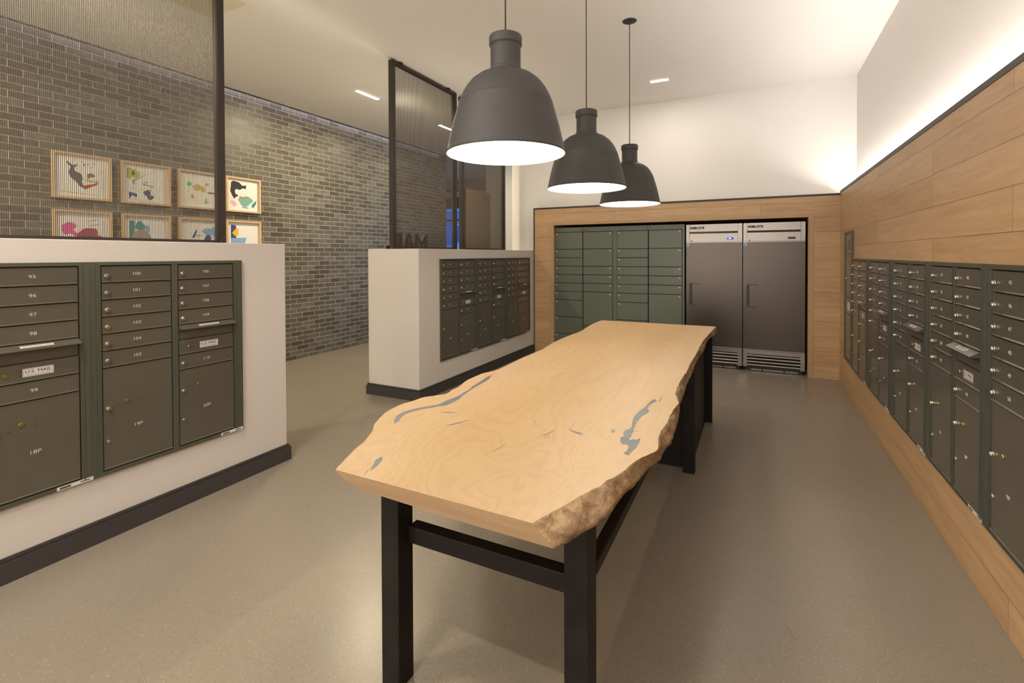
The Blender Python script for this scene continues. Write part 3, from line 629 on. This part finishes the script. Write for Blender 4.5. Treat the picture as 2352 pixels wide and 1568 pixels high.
# ------------------------------------------------------------------ table
TZ, BZ = 0.85, 0.80
from mathutils import noise as mn
g1 = lambda x, y: (760+x/1.849, 720+y/1.849)
def T(pts, z=TZ): return [on(*g1(*p), 2, z) for p in pts]
def smooth(P, k=5):
    """Catmull-Rom through the traced points, with a small natural waver"""
    P = [Vector(p) for p in P]; out = []
    for i in range(len(P)-1):
        a, b, c, d = P[max(0, i-1)], P[i], P[i+1], P[min(len(P)-1, i+2)]
        for j in range(k):
            s = j/k; q = 0.5*((2*b)+(c-a)*s+(2*a-5*b+4*c-d)*s*s+(3*b-a-3*c+d)*s**3)
            if not (i == 0 and j == 0): q = q + Vector((mn.noise(Vector((q.x*30, q.y*25, 3)))*0.004, 0, 0))
            out.append(q)
    return out+[P[-1]]
def resample(P, n):
    P = [Vector(p) for p in P]; L = [0]
    for a, b in zip(P, P[1:]): L.append(L[-1]+(b-a).length)
    out = []
    for i in range(n):
        t = L[-1]*i/(n-1); k = 0
        while k < len(L)-2 and L[k+1] < t: k += 1
        s = (t-L[k])/max(1e-9, L[k+1]-L[k]); out.append(P[k].lerp(P[k+1], s))
    return out
leftT = [(20,663),(75,605),(115,565),(140,545),(160,517),(178,497),(185,470),(215,435),(250,408),(300,385),(350,370),(388,356),(420,351),(465,345),(496,338),(510,326),(540,312),(575,285),(610,268),(650,252),(690,244),(720,232),(760,213),(830,180),(900,150),(950,120),(1020,90),(1060,75),(1100,50),(1130,36),(1150,28)]
rightN = [(858,890),(900,862),(960,832),(1020,797),(1080,763),(1150,727),(1175,705),(1200,697),(1260,655),(1300,620),(1340,603),(1385,580),(1389,545),(1395,510),(1415,480),(1435,445),(1450,415),(1478,380)]
rightF = [(1478,380),(1466,352),(1466,325),(1477,300),(1490,275),(1503,257),(1513,243),(1528,207),(1548,178),(1568,135),(1588,107),(1605,88),(1620,70),(1635,55)]
bN = [(945,998),(1000,978),(1050,945),(1110,908),(1150,880),(1190,845),(1220,800),(1250,765),(1290,730),(1340,670),(1380,635),(1402,618),(1410,595),(1432,565),(1450,540),(1462,500),(1472,465),(1481,420),(1480,396)]
bF = [(1480,396),(1486,375),(1498,350),(1512,305),(1528,268),(1540,240),(1551,210),(1566,182),(1582,162),(1600,118),(1613,103),(1630,95),(1642,72)]
RTn, RBn = resample(smooth(T(rightN)), 90), resample(smooth(T(bN, BZ)), 90); RTf, RBf = resample(smooth(T(rightF)), 110), resample(smooth(T(bF, BZ)), 110)
RT = RTn+RTf[1:]; RB = RBn+RBf[1:]
LTp = resample(smooth(T(leftT)), 150)[::-1]                     # far -> near
LBp = [Vector((p.x+0.035*min(1, (p.y-1.12)*4)+0.004, p.y, BZ+0.004)) for p in LTp]
FT = resample([RT[-1], LTp[0]], 12); FB = resample([RB[-1], LBp[0]], 12)
ye = (LTp[-1].y+RT[0].y)/2
NTp = resample([LTp[-1], RT[0]], 30)
NB = [Vector((p.x, p.y, 0)) for p in resample([LTp[-1], Vector((RB[0].x, RB[0].y, 0))], 30)]
prof_b = [(-1.192, 0.846), (-1.165, 0.832), (-1.137, 0.819), (-1.10, 0.812), (-1.064, 0.809), (-1.0, 0.808), (-0.93, 0.806), (-0.885, 0.805), (-0.879, 0.817), (-0.868, 0.817), (-0.866, 0.801), (-0.448, BZ)]
def pz(x):
    for (a, za), (b, zb) in zip(prof_b, prof_b[1:]):
        if x <= b: return za+(zb-za)*max(0, (x-a))/max(1e-6, b-a)
    return BZ
for p in NB: p.z = pz(p.x)
for i in range(12): LBp[-1-i] = Vector((LBp[-1-i].x, LBp[-1-i].y, LBp[-1-i].z+(0.846-BZ-0.004)*(1-i/12)**2))
LBp[-1] = NB[0].copy()
topL = RT[:-1]+FT[:-1]+LTp[:-1]+NTp[:-1]; botL = RB[:-1]+FB[:-1]+LBp[:-1]+NB[:-1]
nR, nF, nL, nN = len(RT)-1, len(FT)-1, len(LTp)-1, len(NTp)-1
K = 7; n = len(topL); Vt = []; Fs = []; Mi = []; Sm = []
rnd = random.Random(3)
from mathutils import noise as mn
for k in range(K+1):
    s = k/K
    for i in range(n):
        a, b = topL[i], botL[i]; p = a.lerp(b, s)
        if 0 < k < K:
            e = math.sin(PI*s)
            if i < nR:
                nn = mn.noise(Vector((p.x*14, p.y*9, p.z*30)))+0.6*mn.noise(Vector((p.x*40, p.y*28, p.z*70)))
                ends = min(1.0, i/4.0, (nR-i)/3.0); wid = (Vector((a.x, a.y, 0))-Vector((b.x, b.y, 0))).length
                d = (b-a); d.z = 0; d = d.normalized() if d.length > 0.002 else Vector((1, 0, 0))
                p = p + d*(0.009*e*nn*ends) + Vector((0, 0, 1))*(0.011*nn*e + (0.006*e if wid > 0.03 else 0))*ends
            elif nR+nF <= i < nR+nF+nL:
                p = p + Vector((-0.012*e, 0, 0)) + Vector((0.004*mn.noise(p*18), 0, 0))*e
        Vt.append(p)
for k in range(K):
    for i in range(n):
        j = (i+1) % n; Fs.append((k*n+j, k*n+i, (k+1)*n+i, (k+1)*n+j))
        Mi.append(1 if i < nR else (2 if (i < nR+nF or i >= nR+nF+nL) else 3)); Sm.append(i < nR or nR+nF <= i < nR+nF+nL)
from mathutils.geometry import tessellate_polygon
for loop, off, flip in ((topL, 0, False), (botL, K*n, True)):
    for t in tessellate_polygon([[Vector((p.x, p.y, 0)) for p in loop]]):
        t = tuple(off+q for q in t)
        a, b, c = [Vt[q] for q in t]; up_ = ((b-a).cross(c-a)).z > 0
        Fs.append(t if up_ != flip else t[::-1]); Mi.append(0); Sm.append(False)
table = empty('live_edge_table', (-0.78, 3.0, 0), 0, 'long live edge wood slab table on black steel legs', 'table')
off = Vector((0.78, -3.0, 0))
tb = MB(); tb.v = [tuple(p+off) for p in Vt]; tb.f = Fs; tb.m = Mi; tb.sm = Sm
top = tb.build('tabletop', [M['slab'], M['bark'], M['slabend'], M['slab']], table)
def inlay(pts, gg, name='resin_inlay', m='resin'):
    P = [on(*gg(*p), 2, TZ+0.0006)+off for p in pts]
    tris = tessellate_polygon([[Vector((p.x, p.y, 0)) for p in P]])
    mb = MB(); mb.v = [tuple(p) for p in P]
    for t in tris:
        a, b, c = [P[q] for q in t]
        mb.f.append(tuple(t) if ((b-a).cross(c-a)).z > 0 else tuple(t)[::-1]); mb.m.append(0); mb.sm.append(False)
    return mb.build(name, M[m], top)
gi = lambda x, y: (x, y)
inlay([(1131,860),(1116,866.7),(1108,872.7),(1100.5,877.4),(1094,882),(1085.5,886.8),(1076,895),(1066.8,899.4),(1057.4,905.5),(1043.4,912.5),(1034,916),(1020,922),(1006,929),(987,932),(971,934),(949,939),(928,945),(914,952),(908,958),(905,965),(906,973),(911,969),(917,966),(921,959),(930,951),(945,945),(960,941),(975,938),(987,936.5),(1009,932),(1023,931),(1039,924),(1055,916),(1061,909),(1076,899),(1087,891),(1099.5,884),(1113.5,876.5),(1124,870),(1127,864)], gi)
g5 = lambda x, y: (1200+x/4.239, 900+y/4.239)
inlay([(1370,30),(1345,58),(1325,95),(1300,83),(1285,65),(1250,90),(1220,115),(1195,145),(1160,170),(1120,200),(1085,240),(1072,280),(1065,330),(1050,355),(1000,372),(980,400),(985,430),(955,440),(952,480),(975,510),(1010,505),(1035,530),(1020,570),(985,595),(1020,612),(1045,614),(1040,598),(1080,565),(1110,540),(1130,500),(1146,470),(1146,445),(1105,465),(1075,457),(1040,470),(1040,450),(1060,430),(1064,402),(1083,382),(1080,360),(1095,330),(1110,295),(1140,260),(1160,235),(1200,213),(1215,202),(1235,182),(1217,165),(1230,140),(1250,120),(1280,97),(1310,88),(1335,98),(1350,70)], g5)
inlay([(185,628),(196,616),(216,607),(220,618),(208,632),(197,645),(183,655),(168,668),(172,650),(180,642)], g1)
inlay([(865,372),(880,362),(898,366),(903,380),(895,396),(872,396),(862,385)], g5)
def crack(pts, w, gg=g1):
    L = []; R_ = []
    for i, p in enumerate(pts):
        a = pts[max(0, i-1)]; b = pts[min(len(pts)-1, i+1)]; dx, dy = b[0]-a[0], b[1]-a[1]; q = math.hypot(dx, dy)
        ww = w*(0.15 if i in (0, len(pts)-1) else 1)
        L.append((p[0]-dy/q*ww, p[1]+dx/q*ww)); R_.append((p[0]+dy/q*ww, p[1]-dx/q*ww))
    inlay(L+R_[::-1], gg, 'filled_crack', 'crack')
crack([(484,475),(515,470),(545,463),(590,450)], 1.6); crack([(465,417),(495,419),(532,420)], 1.8)
crack([(175,430),(215,415),(250,405),(285,385),(315,365)], 3.5, g5); crack([(250,405),(258,430),(256,465)], 3, g5); crack([(205,458),(225,440),(250,420)], 3, g5)
crack([(468,340),(458,355),(478,377),(520,388),(560,398),(600,405)], 4.5, g5); crack([(478,378),(520,395),(560,410),(592,424)], 3.5, g5)
crack([(470,345),(490,320),(525,285)], 2, g5); crack([(1085,378),(1110,378),(1140,380)], 3, g5)
crack([(140,690),(150,672),(165,655)], 1.5); crack([(690,582),(715,572),(745,548)], 1.0); crack([(862,460),(868,456),(874,453)], 2.2)
# base
def tp(name, x0, x1, y0, y1, z0, z1, bev=0.003):
    return MB().box(x0+0.78, x1+0.78, y0-3.0, y1-3.0, z0, z1).build(name, M['black'], table, bevel=bev)
tp('leg', -1.190, -1.113, 1.330, 1.412, 0, 0.804); tp('leg', -0.515, -0.438, 1.370, 1.452, 0, 0.80)
tp('leg', -0.455, -0.378, 3.580, 3.655, 0, 0.80); tp('leg', -0.430, -0.354, 4.745, 4.82, 0, 0.80)
tp('leg', -1.24, -1.163, 3.580, 3.655, 0, 0.80); tp('leg', -1.25, -1.173, 4.745, 4.82, 0, 0.80)
tp('stretcher', -1.113, -0.515, 1.385, 1.435, 0.500, 0.560)
tp('side_rail', -0.476, -0.436, 1.452, 3.58, 0.540, 0.578); tp('side_rail', -1.190, -1.135, 1.412, 3.58, 0.600, 0.655)
tp('side_panel', -0.428, -0.410, 3.655, 4.745, 0.0, 0.80, 0); tp('side_panel', -1.22, -1.20, 3.655, 4.745, 0.0, 0.80, 0); tp('front_panel', -1.163, -0.455, 3.635, 3.653, 0.012, 0.80, 0)
MB().box(-0.345, -0.31, -1.62, -1.58, 0.775, 0.803).box(-0.345, -0.338, -1.62, -1.58, 0.74, 0.803).build('bracket', M['knob'], table)
# ------------------------------------------------------------------ framed pictures
cm = {}
def colm(c):
    if c not in cm: cm[c] = mat('paint %d' % len(cm), c, 0.7)
    return cm[c]
def picture(y, z, label, shapes):
    """shapes: (color, [(u,v)...]) with u,v in 0..1 of the sheet, v upward"""
    r = empty('framed_picture', (-6.08, y, z), RL, label, 'picture', 'abstract prints in pale wood frames'); w, h, f, d = 0.483, 0.455, 0.022, 0.042
    MB().box(0, w, -d, 0, h-f, h).box(0, w, -d, 0, 0, f).box(0, f, -d, 0, f, h-f).box(w-f, w, -d, 0, f, h-f).build('frame', M['frame'], r, bevel=0.001)
    p = MB().box(f, w-f, -0.012, -0.002, f, h-f, 0); mats = [M['paper']]
    for i, (c, pts) in enumerate(shapes):
        mats.append(colm(c)); yy = -0.0124-0.00015*i
        P = [Vector((f+u*(w-2*f), yy, f+v*(h-2*f))) for u, v in pts]
        k = len(p.v); p.v += [tuple(q) for q in P]
        for t in tessellate_polygon([[Vector((q.x, q.z, 0)) for q in P]]):
            a, b, c2 = [P[q] for q in t]; t = tuple(k+q for q in t)
            p.f.append(t if ((b-a).cross(c2-a)).y < 0 else t[::-1]); p.m.append(len(mats)-1); p.sm.append(False)
    p.build('print', mats, r)
    return r
def blob(cx, cy, rx, ry, seed=0, wob=0.2, n=22):
    q = random.Random(seed); ph = [q.uniform(0, 6.28) for _ in range(3)]
    return [(cx+rx*math.cos(a)*(1+wob*(math.sin(2*a+ph[0])*0.5+math.sin(3*a+ph[1])*0.35+math.sin(5*a+ph[2])*0.2)), cy+ry*math.sin(a)*(1+wob*(math.sin(2*a+ph[1])*0.5+math.sin(3*a+ph[2])*0.35+math.sin(5*a+ph[0])*0.25))) for a in [2*PI*i/n for i in range(n)]]
DG, OR, RD, BR = (0.10, 0.10, 0.11), (0.85, 0.16, 0.05), (0.36, 0.06, 0.04), (0.22, 0.15, 0.10)
NV, LM, YO, GN = (0.05, 0.06, 0.20), (0.48, 0.50, 0.08), (0.62, 0.42, 0.06), (0.10, 0.62, 0.12)
TL, PK, CR, GY = (0.06, 0.27, 0.30), (0.75, 0.10, 0.32), (0.34, 0.06, 0.10), (0.36, 0.33, 0.28)
LB_, BK, MGN = (0.25, 0.42, 0.75), (0.03, 0.028, 0.025), (0.20, 0.45, 0.36)
Y4 = (2.222, 2.798, 3.373, 3.945)
picture(Y4[0], 2.102, 'top row first framed print with a dark grey shape and small red dots',
    [(DG, [(0.22,0.86),(0.33,0.76),(0.44,0.80),(0.36,0.70),(0.38,0.62),(0.48,0.58),(0.52,0.46),(0.50,0.38),(0.54,0.24),(0.46,0.26),(0.40,0.36),(0.28,0.48),(0.26,0.60),(0.30,0.72),(0.24,0.78)]),
     (RD, [(0.48,0.26),(0.58,0.31),(0.74,0.36),(0.80,0.45),(0.79,0.34),(0.68,0.28),(0.56,0.20)]), (BR, blob(0.66, 0.55, 0.06, 0.07, 4, 0.7)), (LM, blob(0.66, 0.42, 0.09, 0.03, 9, 0.5)),
     (OR, blob(0.50, 0.87, 0.018, 0.018, 1)), (OR, blob(0.62, 0.83, 0.013, 0.015, 2)), (OR, blob(0.73, 0.86, 0.014, 0.02, 3)), (OR, blob(0.68, 0.76, 0.014, 0.016, 4)), (OR, blob(0.88, 0.67, 0.018, 0.018, 5)), (NV, blob(0.54, 0.80, 0.02, 0.022, 6, 0.4)), (GY, [(0.10, 0.11), (0.88, 0.07), (0.88, 0.075), (0.10, 0.12)])])
picture(Y4[1], 2.102, 'top row second framed print with lime patch and navy shapes',
    [(LM, [(0.08,0.86),(0.16,0.90),(0.22,0.82),(0.26,0.90),(0.32,0.80),(0.36,0.84),(0.38,0.70),(0.30,0.62),(0.20,0.66),(0.16,0.58),(0.10,0.62)]), (BK, [(0.08,0.62),(0.10,0.62),(0.10,0.88),(0.08,0.88)]), (BK, blob(0.22, 0.76, 0.02, 0.07, 3, 0.5)),
     (GY, [(0.20,0.30),(0.26,0.56),(0.56,0.80),(0.30,0.62),(0.18,0.58),(0.22,0.44)]), (NV, [(0.12,0.26),(0.20,0.24),(0.30,0.22),(0.28,0.12),(0.20,0.17),(0.12,0.08)]), (NV, blob(0.52, 0.26, 0.07, 0.09, 7, 0.3)), (NV, blob(0.60, 0.15, 0.07, 0.06, 8, 0.3)),
     (BK, [(0.40,0.50),(0.50,0.55),(0.58,0.57),(0.50,0.53)]), (BK, [(0.42,0.48),(0.68,0.45),(0.68,0.46),(0.42,0.50)]), (BR, blob(0.60, 0.34, 0.04, 0.012, 2, 0.4)), (BR, blob(0.62, 0.42, 0.03, 0.010, 3, 0.4)), (GY, [(0.10, 0.07), (0.80, 0.03), (0.80, 0.035), (0.10, 0.08)])])
picture(Y4[2], 2.102, 'top row third framed print with a green dot and ochre circles',
    [(GN, blob(0.25, 0.66, 0.065, 0.065, 1, 0.05)), (YO, blob(0.46, 0.58, 0.12, 0.09, 2, 0.2)), (YO, blob(0.62, 0.53, 0.06, 0.08, 3, 0.2)), (YO, blob(0.73, 0.70, 0.05, 0.05, 4, 0.2)), (YO, blob(0.33, 0.30, 0.055, 0.055, 5, 0.3)), (BR, blob(0.84, 0.45, 0.12, 0.025, 6, 0.3)),
     (LM, blob(0.70, 0.15, 0.10, 0.02, 6, 0.4)), (MGN, blob(0.70, 0.22, 0.02, 0.08, 7, 0.4)), (OR, blob(0.20, 0.45, 0.012, 0.012, 3))])
picture(Y4[3], 2.102, 'top row framed print right of the screen post with black arch and teal blob',
    [(BK, [(0.13,0.88),(0.20,0.93),(0.38,0.90),(0.48,0.80),(0.60,0.83),(0.60,0.72),(0.48,0.72),(0.40,0.66),(0.28,0.68),(0.24,0.62),(0.26,0.52),(0.34,0.50),(0.32,0.44),(0.26,0.42),(0.22,0.36),(0.16,0.46),(0.10,0.60),(0.12,0.74)]),
     (MGN, blob(0.58, 0.32, 0.20, 0.16, 8, 0.3)), (TL, [(0.78,0.22),(0.86,0.30),(0.94,0.38),(0.92,0.26),(0.84,0.12),(0.78,0.14)]), ((0.40, 0.26, 0.20), blob(0.50, 0.42, 0.13, 0.04, 9, 0.4)), (LB_, blob(0.56, 0.12, 0.10, 0.04, 10, 0.4)), ((0.85, 0.45, 0.5), blob(0.20, 0.23, 0.08, 0.08, 11, 0.6))])
picture(Y4[0], 1.535, 'lower row first framed print with magenta and crimson blobs',
    [(PK, blob(0.24, 0.62, 0.13, 0.14, 2, 0.3)), (PK, [(0.30,0.60),(0.40,0.50),(0.52,0.44),(0.50,0.34),(0.40,0.40),(0.26,0.50)]), (CR, blob(0.62, 0.44, 0.22, 0.18, 5, 0.3)), (CR, blob(0.80, 0.34, 0.12, 0.10, 6, 0.2)),
     ((0.6, 0.2, 0.15), [(0.55,0.80),(0.70,0.84),(0.86,0.86),(0.70,0.82)]), ((0.6, 0.2, 0.15), [(0.62,0.68),(0.84,0.74),(0.84,0.75),(0.62,0.70)])])
picture(Y4[1], 1.535, 'lower row second framed print with teal bar and a grey circle',
    [(TL, [(0.12,0.30),(0.24,0.30),(0.24,0.88),(0.12,0.88)]), (TL, blob(0.36, 0.74, 0.10, 0.12, 3, 0.3)), (GY, blob(0.38, 0.40, 0.21, 0.26, 4, 0.08)), (LB_, blob(0.52, 0.68, 0.06, 0.08, 5, 0.3)), (OR, blob(0.60, 0.84, 0.01, 0.01, 3))])
picture(Y4[2], 1.535, 'lower row third framed print with blue watery rings and a dark stroke',
    [(NV, [(0.30,0.48),(0.42,0.72),(0.44,0.66),(0.36,0.46)]), ((0.15, 0.11, 0.06), [(0.14,0.12),(0.26,0.38),(0.36,0.40),(0.24,0.10)]), (LB_, blob(0.74, 0.66, 0.16, 0.10, 5, 0.3)), (LB_, [(0.84,0.78),(0.99,0.86),(0.99,0.10),(0.82,0.20),(0.92,0.44)]), (NV, blob(0.74, 0.44, 0.11, 0.11, 6, 0.25)), (MGN, blob(0.48, 0.54, 0.07, 0.02, 7, 0.3))])
picture(Y4[3], 1.535, 'lower row framed print right of the screen post with navy, yellow and light blue',
    [(NV, [(0.11,0.92),(0.27,0.90),(0.27,0.44),(0.11,0.44)]), ((0.85, 0.50, 0.03), [(0.14,0.66),(0.24,0.78),(0.34,0.82),(0.34,0.58),(0.24,0.56)]), (LB_, [(0.11,0.50),(0.60,0.52),(0.52,0.24),(0.42,0.30),(0.34,0.20),(0.26,0.26),(0.11,0.18)]), (BK, [(0.72,0.46),(0.80,0.14),(0.79,0.14)])])
# ------------------------------------------------------------------ small stalk on the floor
a, b = on(1808, 1438, 2, 0.003), on(1829, 1465, 2, 0.003)
tag(MB().cyl(tuple(a), 0.0016, (b-a).length, tuple(b-a), 6).build('dry_stalk', M['straw']), 'thin dry stalk lying on the concrete floor in front of the table end', 'stalk')
